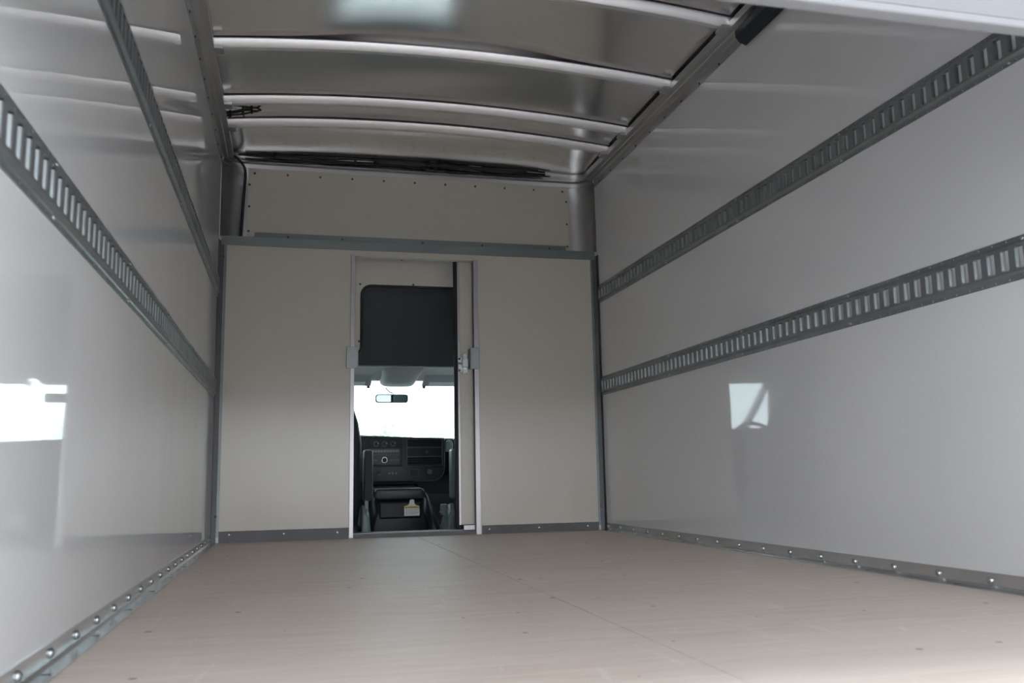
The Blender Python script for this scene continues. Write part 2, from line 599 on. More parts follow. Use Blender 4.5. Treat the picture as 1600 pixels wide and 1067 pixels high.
# side kick plates: angle irons screwed to wall and floor
ks_l = head_mesh('kick_screw', 0.010, 0.008, 'x', 1, M['screw'], 12)
ks_r = head_mesh('kick_screw', 0.010, 0.008, 'x', -1, M['screw'], 12)
for name, wx, s, zt, y_first in (('baseboard_left', 0.0, 1, 0.042, -0.126), ('baseboard_right', W, -1, 0.045, -0.06)):
    prof = [(0, 0.0005), (0.040, 0.0005), (0.040, 0.0025), (0.012, 0.004), (0.0050, 0.010), (0.0042, zt), (0.0, zt)]
    o = struct(name, MB().prism([(wx + s * u, z) for u, z in prof], 'y', Y0 + 0.03, -0.036), M['galv_trim'])
    heads('screw', ks_l if s > 0 else ks_r, [(wx + s * 0.0045, y_first - 0.2085 * k, 0.024) for k in range(20)], o)
    slot = MB().box(wx + s * 0.020 - 0.011, wx + s * 0.020 + 0.011, -0.0022, 0.0022, 0.0028, 0.0042)
    so_ = slot.build('anchor_slot', M['black'])
    me = so_.data
    bpy.data.objects.remove(so_)
    heads('anchor_slot', me, [(0, y_first - 0.10 - 0.417 * k, 0.0) for k in range(10)], o)


# ------------------------------------------------------------------ slotted cargo rails
def rail(wx, s, z0, z1, label, screws):
    zc = (z0 + z1) / 2
    k = (z1 - z0) / 0.124
    t = thing('cargo_rail', label, 'cargo rail', (wx, (Y0 + 0.2) / 2, zc), 'slotted cargo rails along the side walls')
    mb = MB()
    P = 0.0508
    n = 80
    vs_, fs_ = [], []
    idx = {}

    def V(y, z, tt):
        key = (round(y, 5), round(z, 5), round(tt, 5))
        if key not in idx:
            idx[key] = len(vs_)
            vs_.append((wx + s * tt, y, zc + z * k))
        return idx[key]

    def q(*p):
        fs_.append(tuple(V(*a) for a in p))
    T, TF = 0.0125, 0.0028
    for i in range(n):
        yc = -0.036 - P * (i + 0.5)
        a, b = yc - P / 2, yc + P / 2
        for sg in (1, -1):
            zo, zi, zk, zr = sg * 0.062, sg * 0.050, sg * 0.045, sg * 0.039
            # outer lip, flange with a nail hole, slope, edge of the raised band
            q((a, zo, 0.0), (b, zo, 0.0), (b, zo, TF), (a, zo, TF))
            h0, h1 = yc - 0.0032, yc + 0.0032
            w0, w1 = sg * 0.0585, sg * 0.0525
            q((a, zo, TF), (b, zo, TF), (h1, w0, TF), (h0, w0, TF))
            q((b, zo, TF), (b, zi, TF), (h1, w1, TF), (h1, w0, TF))
            q((b, zi, TF), (a, zi, TF), (h0, w1, TF), (h1, w1, TF))
            q((a, zi, TF), (a, zo, TF), (h0, w0, TF), (h0, w1, TF))
            for (ya, za), (yb, zb) in (((h0, w0), (h1, w0)), ((h1, w0), (h1, w1)), ((h1, w1), (h0, w1)), ((h0, w1), (h0, w0))):
                q((ya, za, TF), (yb, zb, TF), (yb, zb, 0.0), (ya, za, 0.0))
            q((a, zi, TF), (b, zi, TF), (b, zk, 0.0045), (a, zk, 0.0045))
            q((a, zk, 0.0045), (b, zk, 0.0045), (b, zr, T), (a, zr, T))
        # raised band with a slot whose long edges are rolled towards the wall
        so, sm, sh = 0.0145, 0.0120, 0.0085
        ze, zt = 0.0275, 0.0315
        for sy in (1, -1):
            e = yc + sy * P / 2
            o_, m_, h_ = yc + sy * so, yc + sy * sm, yc + sy * sh
            q((e, -ze, T), (e, ze, T), (o_, ze, T), (o_, -ze, T))
            q((o_, -ze, T), (o_, ze, T), (m_, ze, 0.0105), (m_, -ze, 0.0105))
            q((m_, -ze, 0.0105), (m_, ze, 0.0105), (h_, ze, 0.003), (h_, -ze, 0.003))
            for sg in (1, -1):
                q((e, sg * ze, T), (e, sg * 0.039, T), (yc + sy * sm, sg * 0.039, T), (yc + sy * sm, sg * zt, T), (o_, sg * ze, T))
        for sg in (1, -1):
            q((yc - sm, sg * zt, T), (yc + sm, sg * zt, T), (yc + sm, sg * 0.039, T), (yc - sm, sg * 0.039, T))
            q((yc - sm, sg * zt, T), (yc + sm, sg * zt, T), (yc + sm, sg * zt, 0.001), (yc - sm, sg * zt, 0.001))
    mb.add(vs_, fs_)
    mb.build('slotted_channel', M['galv'], t)
    me = screw_rail_l if s > 0 else screw_rail_r
    heads('screw', me, [(wx + s * TF, y, z) for y in screws for z in (z1 - 0.0095, z0 + 0.0095)], t)
    return t


screw_rail_l = head_mesh('rail_rivet', 0.0062, 0.0045, 'x', 1, M['screw'])
screw_rail_r = head_mesh('rail_rivet', 0.0062, 0.0045, 'x', -1, M['screw'])
rail(0.0, 1, 1.398, 1.527, 'upper slotted grey steel cargo rail on the left wall', [-0.25 - 0.785 * k for k in range(6)])
rail(0.0, 1, 0.812, 0.933, 'lower slotted grey steel cargo rail on the left wall', [-0.47 - 0.786 * k for k in range(5)])
rail(W, -1, 1.4266, 1.5447, 'upper slotted grey steel cargo rail on the right wall', [-0.32 - 0.78 * k for k in range(6)])
rail(W, -1, 0.834, 0.9532, 'lower slotted grey steel cargo rail on the right wall', [-0.30 - 0.78 * k for k in range(6)])

# ------------------------------------------------------------------ doorway: jambs, sill, sliding door
struct('trim_9', MB().prism([(0.766, -0.010), (0.790, -0.010), (0.790, 0.045), (0.786, 0.045), (0.786, 0.0), (0.766, 0.0)], 'z', 0.003, 1.690), M['jamb'], bevel=0.001, bseg=1)
struct('trim_10', MB().prism([(1.548, -0.010), (1.519, -0.010), (1.519, 0.050), (1.523, 0.050), (1.523, 0.0), (1.548, 0.0)], 'z', -0.001, 1.686), M['jamb'], bevel=0.001, bseg=1)
struct('trim_11', MB().prism([(-0.004, DZ1 + 0.006), (-0.004, DZ1 - 0.002), (0.045, DZ1 - 0.002), (0.045, DZ1), (0.0, DZ1), (0.0, DZ1 + 0.006)], 'x', 0.79, 1.519), M['front_wall'])
struct('trim_12', MB().prism([(0.0, 0.0), (0.15, 0.0), (0.15, 0.026), (0.008, 0.026), (0.0, 0.022)], 'x', 0.790, 1.519), M['dark_steel'])
struct('trim_13', MB().box(0.790, 1.44, 0.003, 0.006, 0.0225, 0.0275), M['slate'])
struct('trim_14', MB().box(1.452, 1.519, 0.035, 0.06, 0.026, 0.052), M['jamb'])

d1 = struct('door_1', MB().box(1.440, 2.16, 0.058, 0.092, 0.055, 1.72), M['white_board'], bevel=0.002, bseg=1)
d1b = MB().box(1.428, 1.4395, 0.054, 0.096, 0.055, 1.72).build('edge_strip', M['jamb'], d1)
MB().prism([(1.406, 0.066), (1.428, 0.056), (1.428, 0.092), (1.406, 0.084)], 'z', 0.035, 1.72).build('rubber_gasket', M['black'], d1, bevel=0.003)
# striker plates on the jambs
for nm, x0, x1, z0, z1, lab in (('striker_plate', 0.742, 0.812, 0.992, 1.122, 'grey steel striker plate on the left door jamb'),
                                ('striker_plate', 1.493, 1.550, 0.995, 1.130, 'grey steel striker plate on the right door jamb beside the latch')):
    t = thing(nm, lab, 'striker plate', ((x0 + x1) / 2, -0.012, z0))
    MB().box(x0, x1, -0.016, -0.011, z0, z1).build('plate', M['striker'], t, bevel=0.002, bseg=1)
    xs = x1 if x0 < 1 else x0
    MB().box(min(xs, xs + (-0.004 if x0 < 1 else 0.004)), max(xs, xs + (-0.004 if x0 < 1 else 0.004)), -0.016, 0.06 if x0 > 1 else 0.03, z0 + 0.004, z1 - 0.004).build('side_flange', M['striker'], t)
# slam latch on the sliding door
t = thing('door_latch', 'galvanised slide latch on the edge of the sliding door', 'latch', (1.468, 0.055, 0.968))
MB().box(1.430, 1.496, 0.050, 0.0575, 0.985, 1.075).build('back_plate', M['galv_trim'], t, bevel=0.002)
MB().box(1.452, 1.484, 0.022, 0.050, 0.968, 1.098).build('latch_case', M['galv_trim'], t, bevel=0.004)
MB().box(1.449, 1.487, 0.014, 0.024, 1.010, 1.058).build('thumb_slide', M['screw'], t, bevel=0.004)
MB().tube([(1.428, 0.032, 1.036), (1.456, 0.032, 1.040), (1.506, 0.032, 1.040)], 0.006).build('bolt', M['screw'], t, smooth=True)
MB().box(1.455, 1.481, 0.016, 0.023, 0.974, 0.992).build('lower_strap', M['screw'], t, bevel=0.002)
MB().box(1.455, 1.481, 0.016, 0.023, 1.072, 1.090).build('upper_strap', M['screw'], t, bevel=0.002)
heads('rivet', riv_y, [(1.437, 0.050, 1.066), (1.437, 0.050, 0.994)], t)

# cream bulkhead behind the doorway with a rounded opening edged in black rubber
bx0, bx1, BY = 0.862, 1.550, 0.42      # the bulkhead stands well behind the sliding door


def arc(cx, cz, r, a0, a1, n=8):
    return [(cx + r * math.cos(math.radians(a0 + (a1 - a0) * k / n)), cz + r * math.sin(math.radians(a0 + (a1 - a0) * k / n))) for k in range(n + 1)]


edge = arc(bx0 - 0.073, 1.195, 0.073, -80, 0) + arc(bx0 + 0.062, 1.592 - 0.062, 0.062, 180, 90) + arc(bx1 - 0.062, 1.592 - 0.062, 0.062, 90, 0) + arc(bx1 + 0.073, 1.195, 0.073, 180, 260)
poly = [(0.02, 1.90), (0.02, 1.123)] + edge + [(2.32, 1.123), (2.32, 1.90)]
bh = thing('cab_bulkhead', 'cream bulkhead behind the doorway with a rounded black-edged opening', 'bulkhead', (1.17, BY, 1.123))
MB().prism(poly, 'y', BY, BY + 0.006).build('panel', M['white_board'], bh)
MB().tube([(x, BY, z) for x, z in edge], 0.009, 8).build('rubber_edging', M['black'], bh, smooth=True)
heads('rivet', riv_y, [(x, BY, z) for x, z in ((0.851, 1.600), (1.200, 1.608), (1.124, 1.775), (0.847, 1.223))], bh)

bpn = thing('attic_panel', 'large black panel seen through the rounded opening above the cab', 'panel', (1.17, 1.2, 1.18))
MB().prism([(1.02, 1.86), (1.36, 1.180), (1.37, 1.186), (1.035, 1.87)], 'x', 0.06, 2.28).build('sheet', M['black_panel'], bpn)
heads('clip', riv_y, [(1.015, 1.355, 1.186), (1.44, 1.355, 1.186)], bpn)

# ------------------------------------------------------------------ cables
hn = thing('cable_harness', 'black cable bundle along the front of the roof', 'cable', (1.17, 0.07, 2.28))


def strand(seed, z_off, y_off, x0, x1, r, parent, amp=0.008):
    g = random.Random(seed)
    ph = [g.uniform(0, 6.28) for _ in range(3)]
    p = []
    for k in range(61):
        x = x0 + (x1 - x0) * k / 60
        base = 2.311 - 0.004 * math.sin(x * 5.0)
        z = base + z_off + amp * (math.sin(4.3 * x + ph[0]) * 0.6 + math.sin(9.7 * x + ph[1]) * 0.4)
        y = 0.075 + y_off + 0.004 * math.sin(6 * x + ph[2])
        p.append((x, y, z))
    MB().tube(p, r, 7).build('cable_strand', M['cable'], parent, smooth=True)


strand(1, 0.014, 0.0, 0.03, 2.07, 0.008, hn)
strand(2, 0.006, -0.008, 0.05, 2.05, 0.007, hn)
strand(3, -0.002, 0.002, 0.06, 2.03, 0.006, hn)
strand(4, -0.012, -0.004, 0.09, 1.98, 0.0055, hn)
strand(5, -0.022, 0.0, 0.13, 2.06, 0.005, hn, 0.004)
strand(6, 0.002, -0.014, 0.40, 1.90, 0.007, hn)


def wrap(x0, x1, rz, ry, zc):
    mb = MB()
    rings = []
    n = 8
    for k in range(n + 1):
        x = x0 + (x1 - x0) * k / n
        f = 1.0 if 0 < k < n else 0.85
        w_ = 1 + 0.08 * math.sin(k * 2.1 + x0 * 9)
        rings.append([(x, 0.070 + 0.8 * ry * f * math.cos(a) * w_, zc - 0.004 * math.sin(x * 5.0) + 0.8 * rz * f * w_ * math.sin(a)) for a in [2 * PI * q / 12 for q in range(12)]])
    mb.loft(rings)
    mb.build('tape_wrap', M['cable'], hn, smooth=True)


for x0, x1, rz, ry, zc in ((0.30, 0.47, 0.021, 0.016, 2.307), (0.665, 0.685, 0.023, 0.017, 2.307), (0.905, 1.26, 0.025, 0.018, 2.311), (1.31, 1.325, 0.022, 0.017, 2.309),
                           (1.37, 1.52, 0.022, 0.017, 2.310), (1.60, 1.88, 0.024, 0.017, 2.310), (0.785, 0.80, 0.023, 0.017, 2.309)):
    wrap(x0, x1, rz, ry, zc)


def smooth_path(pts, sub=6):
    """Catmull-Rom through the points"""
    P = [Vector(p) for p in pts]
    P = [P[0] * 2 - P[1]] + P + [P[-1] * 2 - P[-2]]
    o = []
    for i in range(1, len(P) - 2):
        for k in range(sub):
            t_ = k / sub
            a, b, c_, d = P[i - 1], P[i], P[i + 1], P[i + 2]
            o.append(0.5 * ((2 * b) + (c_ - a) * t_ + (2 * a - 5 * b + 4 * c_ - d) * t_ ** 2 + (3 * b - a - 3 * c_ + d) * t_ ** 3))
    o.append(P[-2])
    return o


dc = MB().tube(smooth_path([(0.035, 0.045, 2.300), (0.075, 0.052, 2.283), (0.120, 0.062, 2.236), (0.134, 0.066, 2.180), (0.128, 0.076, 2.066), (0.123, 0.078, 1.946), (0.117, 0.078, 1.774)]), 0.0085, 8).build('cable', M['cable'], smooth=True)
tag(dc, 'single black cable dropping down the front corner left of the cream board', 'cable')

pg = thing('cable_tail', 'short black cable tail dangling between two roof bows by the side rail', 'cable', (0.06, -0.6, 2.268))
for path, r in (([(0.045, -0.60, 2.292), (0.10, -0.60, 2.300), (0.16, -0.60, 2.318), (0.215, -0.60, 2.330), (0.245, -0.60, 2.318)], 0.0055),
                ([(0.045, -0.605, 2.282), (0.11, -0.605, 2.292), (0.165, -0.61, 2.308), (0.205, -0.60, 2.313), (0.222, -0.60, 2.312), (0.216, -0.60, 2.307)], 0.005),
                ([(0.045, -0.595, 2.274), (0.10, -0.60, 2.280), (0.15, -0.60, 2.290), (0.20, -0.60, 2.305), (0.235, -0.60, 2.316)], 0.005),
                ([(0.13, -0.60, 2.287), (0.15, -0.605, 2.284), (0.158, -0.605, 2.270)], 0.0035)):
    MB().tube(smooth_path(path, 5), r, 7).build('cable_strand', M['cable'], pg, smooth=True)
for x, z in ((0.085, 2.286), (0.15, 2.311), (0.195, 2.316)):
    MB().box(x - 0.006, x + 0.006, -0.612, -0.588, z - 0.020, z + 0.018).build('cable_tie', M['black'], pg, bevel=0.004)

# ------------------------------------------------------------------ half-open roll-up door at the rear and its tracks
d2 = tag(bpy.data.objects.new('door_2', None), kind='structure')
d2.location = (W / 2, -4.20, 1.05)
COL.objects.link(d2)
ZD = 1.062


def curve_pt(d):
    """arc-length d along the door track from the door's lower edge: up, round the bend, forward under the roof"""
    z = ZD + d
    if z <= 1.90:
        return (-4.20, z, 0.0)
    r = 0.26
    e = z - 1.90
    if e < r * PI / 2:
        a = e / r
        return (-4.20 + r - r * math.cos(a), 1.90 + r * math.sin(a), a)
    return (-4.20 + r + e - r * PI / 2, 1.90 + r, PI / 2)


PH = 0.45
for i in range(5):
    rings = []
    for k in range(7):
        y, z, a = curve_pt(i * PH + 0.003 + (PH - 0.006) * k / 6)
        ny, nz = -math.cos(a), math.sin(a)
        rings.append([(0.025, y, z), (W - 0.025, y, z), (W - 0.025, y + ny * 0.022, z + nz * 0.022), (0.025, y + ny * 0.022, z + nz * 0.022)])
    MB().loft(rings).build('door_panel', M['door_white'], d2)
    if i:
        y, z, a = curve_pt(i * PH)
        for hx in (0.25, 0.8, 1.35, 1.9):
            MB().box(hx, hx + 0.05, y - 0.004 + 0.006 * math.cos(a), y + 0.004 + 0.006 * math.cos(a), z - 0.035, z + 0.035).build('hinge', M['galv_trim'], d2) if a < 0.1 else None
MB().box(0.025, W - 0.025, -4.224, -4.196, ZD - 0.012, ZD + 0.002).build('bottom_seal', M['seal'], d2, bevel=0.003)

for nm, wx, s, lab in (('door_track', 0.0, 1, 'dark steel roll-up door track under the left roof rail'), ('door_track', W, -1, 'dark steel roll-up door track under the right roof rail')):
    t = thing(nm, lab, 'door track', (wx + s * 0.03, -3.1, 2.14))
    prof = [(0.006, 2.204), (0.050, 2.252), (0.062, 2.236), (0.060, 2.205), (0.046, 2.186), (0.010, 2.172)]
    MB().prism([(wx + s * u, z) for u, z in prof], 'y', -3.9, -2.06).build('track_channel', M['track'], t, bevel=0.004, bseg=2)

# rear posts and header of the box opening
struct('trim_15', MB().box(-0.05, 0.03, Y0 - 0.02, Y0 + 0.05, -0.12, 2.38), M['paint'])
struct('trim_16', MB().box(W - 0.03, W + 0.05, Y0 - 0.02, Y0 + 0.05, -0.12, 2.38), M['paint'])
struct('trim_17', MB().box(-0.05, W + 0.05, Y0 - 0.02, Y0 + 0.05, 2.20, 2.42), M['paint'])
struct('trim_18', MB().box(-0.05, W + 0.05, Y0 - 0.03, Y0 + 0.02, -0.14, -0.001), M['galv_trim'])

# ------------------------------------------------------------------ the cab
CX0, CX1 = 0.07, 2.27
struct('cab_floor', MB().box(CX0, CX1, 0.06, 2.5, -0.36, -0.32), M['carpet'])
struct('cab_firewall', MB().box(CX0, CX1, 2.775, 2.80, -0.36, 0.365), M['carpet'])
struct('cab_floor_riser', MB().box(CX0, CX1, 0.06, 0.10, -0.36, 0.0), M['carpet'])
for nm, a, b in (('wall_cab_left', CX0 - 0.04, CX0), ('wall_cab_right', CX1, CX1 + 0.04)):
    # door skin with the side-window opening
    pts = [(0.03, -0.36), (2.75, -0.36), (2.75, 0.62), (2.45, 0.66), (0.95, 0.66), (0.95, 1.08), (1.95, 1.08), (2.42, 0.70), (2.55, 0.66), (2.0, 1.20), (0.03, 1.74)]
    mb = MB()
    mb.box(a, b, 0.03, 2.75, -0.36, 0.66)
    mb.box(a, b, 0.03, 0.95, 0.66, 1.70)
    mb.box(a, b, 0.158, 0.95, 1.70, 1.90)
    mb.box(a, b, 0.95, 1.45, 1.08, 1.90)
    mb.box(a, b, 0.95, 2.0, 1.08, 1.30)
    mb.prism([(1.56, 1.09), (1.90, 1.09), (1.93, 0.64), (1.62, 0.64)], 'x', a, b)
    struct(nm, mb, M['dash'])
    gl = MB().prism([(0.93, 0.65), (2.48, 0.65), (1.90, 1.10), (0.93, 1.10)], 'x', (a + b) / 2 - 0.002, (a + b) / 2 + 0.002)
    struct('window_2' if a < 1 else 'window_3', gl, M['glass'])
struct('attic_ceiling', MB().box(CX0 - 0.04, CX1 + 0.04, 0.16, 1.06, 1.88, 1.91), M['black_panel'])
# A pillars
for nm, x0, x1 in (('trim_19', CX0 - 0.04, CX0 - 0.005), ('trim_20', CX1 + 0.005, CX1 + 0.04)):
    struct(nm, MB().prism([(1.86, 1.16), (1.95, 1.20), (2.62, 0.62), (2.52, 0.60)], 'x', x0, x1), M['visor'], bevel=0.01)
struct('window_1', MB().prism([(1.93, 1.14), (1.936, 1.145), (2.786, 0.375), (2.78, 0.37)], 'x', CX0 - 0.005, CX1 + 0.005), M['glass'])
# headliner with the overhead hump in its middle
hl = struct('cab_ceiling', MB().prism([(1.355, 1.176), (1.40, 1.174), (1.55, 1.168), (1.80, 1.130), (1.93, 1.130), (1.95, 1.18), (1.5, 1.24), (1.375, 1.24)], 'x', CX0 - 0.02, CX1 + 0.02), M['headliner'], auto=0.5)
hump = []
for y, z, hw, dz in ((1.40, 1.168, 0.19, 0.004), (1.55, 1.140, 0.17, 0.022), (1.70, 1.105, 0.155, 0.03), (1.90, 1.080, 0.150, 0.03), (1.935, 1.095, 0.145, 0.03)):
    ring = []
    for k in range(21):
        u = -1 + 2 * k / 20
        fall = (1 - abs(u) ** 6) ** 0.5
        ring.append((1.262 + u * hw * 1.02, y, z + 0.075 * (1 - fall) if abs(u) < 1 else z + 0.075))
    ring += [(1.262 + hw * 1.02, y, z + 0.1), (1.262 - hw * 1.02, y, z + 0.1)]
    hump.append(ring)
MB().loft(hump).build('overhead_hump', M['headliner'], hl, smooth=True)


def visor(x0, x1, lab):
    t = thing('sun_visor', lab, 'sun visor', ((x0 + x1) / 2, 1.85, 1.09))
    mb = MB()
    mb.prism([(1.66, 1.150), (1.84, 1.082), (1.862, 1.080), (1.868, 1.096), (1.70, 1.163)], 'x', x0, x1)
    mb.build('visor_pad', M['visor'], t, bevel=0.012, bseg=3, smooth=True)
    xa, xb = (x0 + 0.10, x1 - 0.05) if x0 < 1 else (x0 + 0.05, x1 - 0.10)
    MB().prism([(1.770, 1.1072), (1.832, 1.0838), (1.8312, 1.0818), (1.7692, 1.1052)], 'x', xa, xb).build('warning_label', M['visor_label'], t)
    xc = x1 - 0.02 if x0 < 1 else x0 + 0.02
    MB().box(xc - 0.012, xc + 0.012, 1.85, 1.88, 1.064, 1.086).build('clip', M['dash'], t, bevel=0.003)


visor(0.52, 1.045, 'grey sun visor above the driver side of the windshield')
visor(1.455, 1.99, 'grey sun visor above the passenger side of the windshield')

# rear-view mirror
t = thing('rear_view_mirror', 'rear-view mirror hanging in the middle of the windshield', 'mirror', (1.22, 1.92, 0.986))
ang = math.radians(0)
pit = math.radians(5.0)


def rot(x, y, cx=1.22, cy=1.92):
    dx, dy = x - cx, y - cy
    return cx + dx * math.cos(ang) - dy * math.sin(ang), cy + dx * math.sin(ang) + dy * math.cos(ang)


def plate(outline, y0, y1):
    mb = MB()
    n = len(outline)
    vs_ = [(*rot(x, yy), z) for yy in (y0, y1) for x, z in outline]
    vs_ = [(x, 1.92 + (y - 1.92) * math.cos(pit) - (z - 0.986) * math.sin(pit), 0.986 + (y - 1.92) * math.sin(pit) + (z - 0.986) * math.cos(pit)) for x, y, z in vs_]
    return mb.add(vs_, [tuple(range(n)), tuple(range(2 * n - 1, n - 1, -1))] + [(i, (i + 1) % n, (i + 1) % n + n, i + n) for i in range(n)])


def rrect(x0, x1, z0, z1, r, n=5):
    return arc(x0 + r, z0 + r, r, 180, 270, n) + arc(x1 - r, z0 + r, r, 270, 360, n) + arc(x1 - r, z1 - r, r, 0, 90, n) + arc(x0 + r, z1 - r, r, 90, 180, n)


plate(rrect(1.087, 1.353, 0.951, 1.021, 0.022), 1.912, 1.945).build('housing', M['dash_dark'], t, bevel=0.004)
plate(rrect(1.0945, 1.3455, 0.959, 1.0135, 0.018), 1.9095, 1.912).build('mirror_face', M['mirror'], t)
MB().tube(smooth_path([(1.235, 1.94, 1.010), (1.232, 1.96, 1.032), (1.205, 1.965, 1.045), (1.175, 1.955, 1.075)], 4), 0.005, 6).build('stalk', M['dash'], t, smooth=True)

# dashboard
t = thing('dashboard', 'black van dashboard with radio, dials and vents below the windshield', 'dashboard', (1.17, 1.65, 0.3))
# main body, lower towards the passenger side
body = []
for x, zt in ((CX0 + 0.01, 0.72), (0.50, 0.715), (0.95, 0.682), (1.30, 0.664), (1.60, 0.652), (2.26, 0.640)):
    fwd = 0.0 if x < 1.62 else 0.03
    body.append([(x, y + fwd, z) for y, z in ((1.78, 0.30), (1.64, 0.36), (1.615, 0.42), (1.605, 0.60), (1.625, zt - 0.022), (1.665, zt - 0.004), (1.72, zt), (1.80, zt - 0.008), (2.70, zt - 0.32), (2.70, 0.2))])
MB().loft(body).build('body', M['dash_matte'], t, auto=0.6)
# centre module with its rounded lower corner
outl = [(0.93, 0.668), (0.93, 0.315)] + arc(1.50, 0.41, 0.095, 270, 360, 8) + [(1.597, 0.648)]
MB().prism(outl, 'y', 1.575, 1.66).build('center_module', M['dash'], t, bevel=0.008, bseg=3, auto=0.6)
MB().tube([(1.592, 1.573, 0.635)] + [(x - 0.004, 1.573, z + 0.003) for x, z in reversed(arc(1.50, 0.41, 0.095, 275, 360, 8))] + [(1.36, 1.573, 0.318)], 0.0035, 6).build('edge_line', M['dash_line'], t, smooth=True)
# radio and climate stack
stk = MB().box(1.0, 1.262, 1.569, 1.58, 0.432, 0.648).build('stack_panel', M['dash_dark'], t, bevel=0.003)
for x in (1.062, 1.126, 1.190):
    k = MB().lathe([(0.0225, 0), (0.0225, -0.008), (0.019, -0.014)], (x, 1.569, 0.605), 'y', 16).build('dial_ring', M['dash_line'], t, smooth=False)
    MB().lathe([(0.013, 0), (0.012, -0.016), (0.008, -0.018)], (x, 1.5565, 0.605), 'y', 14).build('dial_cap', M['dash_dark'], k, smooth=False)
    MB().box(x + 0.006, x + 0.017, 1.553, 1.556, 0.606, 0.613).build('dial_pointer', M['visor_label'], k)
rd = MB().box(1.012, 1.250, 1.564, 1.572, 0.444, 0.572).build('radio', M['dash'], t, bevel=0.003)
MB().box(1.02, 1.24, 1.5625, 1.5645, 0.538, 0.562).build('display', M['dash_line'], rd)
for k in range(9):
    MB().box(1.03 + k * 0.023, 1.044 + k * 0.023, 1.561, 1.563, 0.545, 0.555).build('display_character', M['seat_trim'], rd)
MB().lathe([(0.026, 0), (0.026, -0.010), (0.020, -0.012)], (1.126, 1.564, 0.482), 'y', 18).build('volume_ring', M['chrome'], rd)
MB().lathe([(0.019, 0), (0.018, -0.010)], (1.126, 1.553, 0.482), 'y', 16).build('volume_knob', M['dash_dark'], rd)
for x in (1.03, 1.053, 1.17, 1.193, 1.216):
    MB().box(x, x + 0.016, 1.5605, 1.5645, 0.476, 0.487).build('radio_button', M['dash_line'], rd)
MB().box(1.012, 1.250, 1.5622, 1.5642, 0.522, 0.525).build('radio_seam', M['dash_line'], rd)
# switch row
for x in (1.165, 1.190, 1.215):
    MB().lathe([(0.008, 0), (0.007, -0.005)], (x, 1.574, 0.380), 'y', 10).build('switch', M['arm_edge'], t)
MB().lathe([(0.018, 0), (0.016, -0.008)], (1.085, 1.574, 0.385), 'y', 14).build('lamp_switch', M['dash_dark'], t)
MB().box(1.075, 1.097, 1.564, 1.568, 0.369, 0.374).build('switch_mark', M['arm_edge'], t)
oc = MB().box(1.318, 1.390, 1.568, 1.577, 0.350, 0.410).build('outlet', M['dash_line'], t, bevel=0.003)
MB().box(1.324, 1.383, 1.5655, 1.570, 0.357, 0.404).build('outlet_lid', M['dash_dark'], oc, bevel=0.002)
MB().lathe([(0.022, 0), (0.020, -0.006)], (1.475, 1.574, 0.388), 'y', 16).build('outlet_cap', M['dash_line'], t)
# two big vents with the glove slot between, drawn as three recessed bays
vf = MB()
vx0, vx1, vz0, vz1 = 1.300, 1.572, 0.432, 0.640
MB().box(vx0, vx1, 1.566, 1.577, vz0, vz1).build('vent_back', M['dash_dark'], t)
for z in (vz0, 0.502, 0.572, vz1 - 0.006):
    MB().box(vx0, vx1, 1.554, 1.568, z, z + 0.006).build('vent_bar', M['dash'] if z not in (0.502, 0.572) else M['dash_line'], t)
for x in (vx0 - 0.004, vx1 - 0.002):
    MB().box(x, x + 0.005, 1.554, 1.570, vz0, vz1).build('vent_edge', M['dash_line'], t)
for z in (0.452, 0.470, 0.488, 0.590, 0.606, 0.622):
    MB().prism([(1.556, z), (1.572, z + 0.010), (1.572, z + 0.012), (1.556, z + 0.002)], 'x', vx0, vx1 - 0.002).build('vent_slat', M['dash_dark'], t)
MB().lathe([(0.016, 0), (0.014, -0.006)], (1.45, 1.566, 0.540), 'y', 12).build('vent_knob', M['dash'], t)
# passenger side: end cap and grip
MB().prism(arc(1.635, 0.60, 0.032, 0, 180, 8) + [(1.603, 0.54), (1.667, 0.54)], 'y', 1.60, 1.68).build('grip_end', M['seat_trim'], t, bevel=0.006, smooth=True)
MB().box(1.668, 2.2, 1.605, 1.66, 0.565, 0.645).build('passenger_airbag_lid', M['dash_dark'], t, bevel=0.012, bseg=3)

# steering wheel (seen in the wall's shine)
t = thing('steering_wheel', 'black steering wheel in front of the driver seat', 'steering wheel', (0.52, 1.33, 0.57))
tl = math.radians(62)


def sw(u, w, d=0.0):
    return (0.52 + u, 1.33 + w * math.cos(tl) - d * math.sin(tl) * -1, 0.57 + w * math.sin(tl) - d * math.cos(tl))


ringp = [sw(0.19 * math.cos(2 * PI * k / 40), 0.19 * math.sin(2 * PI * k / 40)) for k in range(41)]
MB().tube(ringp, 0.015, 8, caps=False).build('rim', M['dash_dark'], t, smooth=True)
for a in (20, 160, 270):
    c_, s_ = math.cos(math.radians(a)), math.sin(math.radians(a))
    MB().tube([sw(0.05 * c_, 0.05 * s_, 0.01), sw(0.19 * c_, 0.19 * s_)], [0.02, 0.011], 8).build('spoke', M['dash_dark'], t, smooth=True)
MB().loft([[sw(r * math.cos(2 * PI * k / 20), 0.8 * r * math.sin(2 * PI * k / 20), d) for k in range(20)] for r, d in ((0.055, -0.03), (0.08, -0.02), (0.085, 0.01), (0.06, 0.03))]).build('hub', M['dash_dark'], t, smooth=True)
MB().tube([sw(0, 0, 0.03), sw(0, 0, 0.26)], 0.035, 10).build('column', M['dash_dark'], t, smooth=True)

# engine cover between the seats
t = thing('engine_cover', 'black moulded engine cover between the two cab seats', 'engine cover', (1.19, 1.3, -0.32))


def sec(y, xl, xr, z0, z1, r):
    return [(x, y, z) for x, z in rrect(xl, xr, z0, z1, r, 4)]


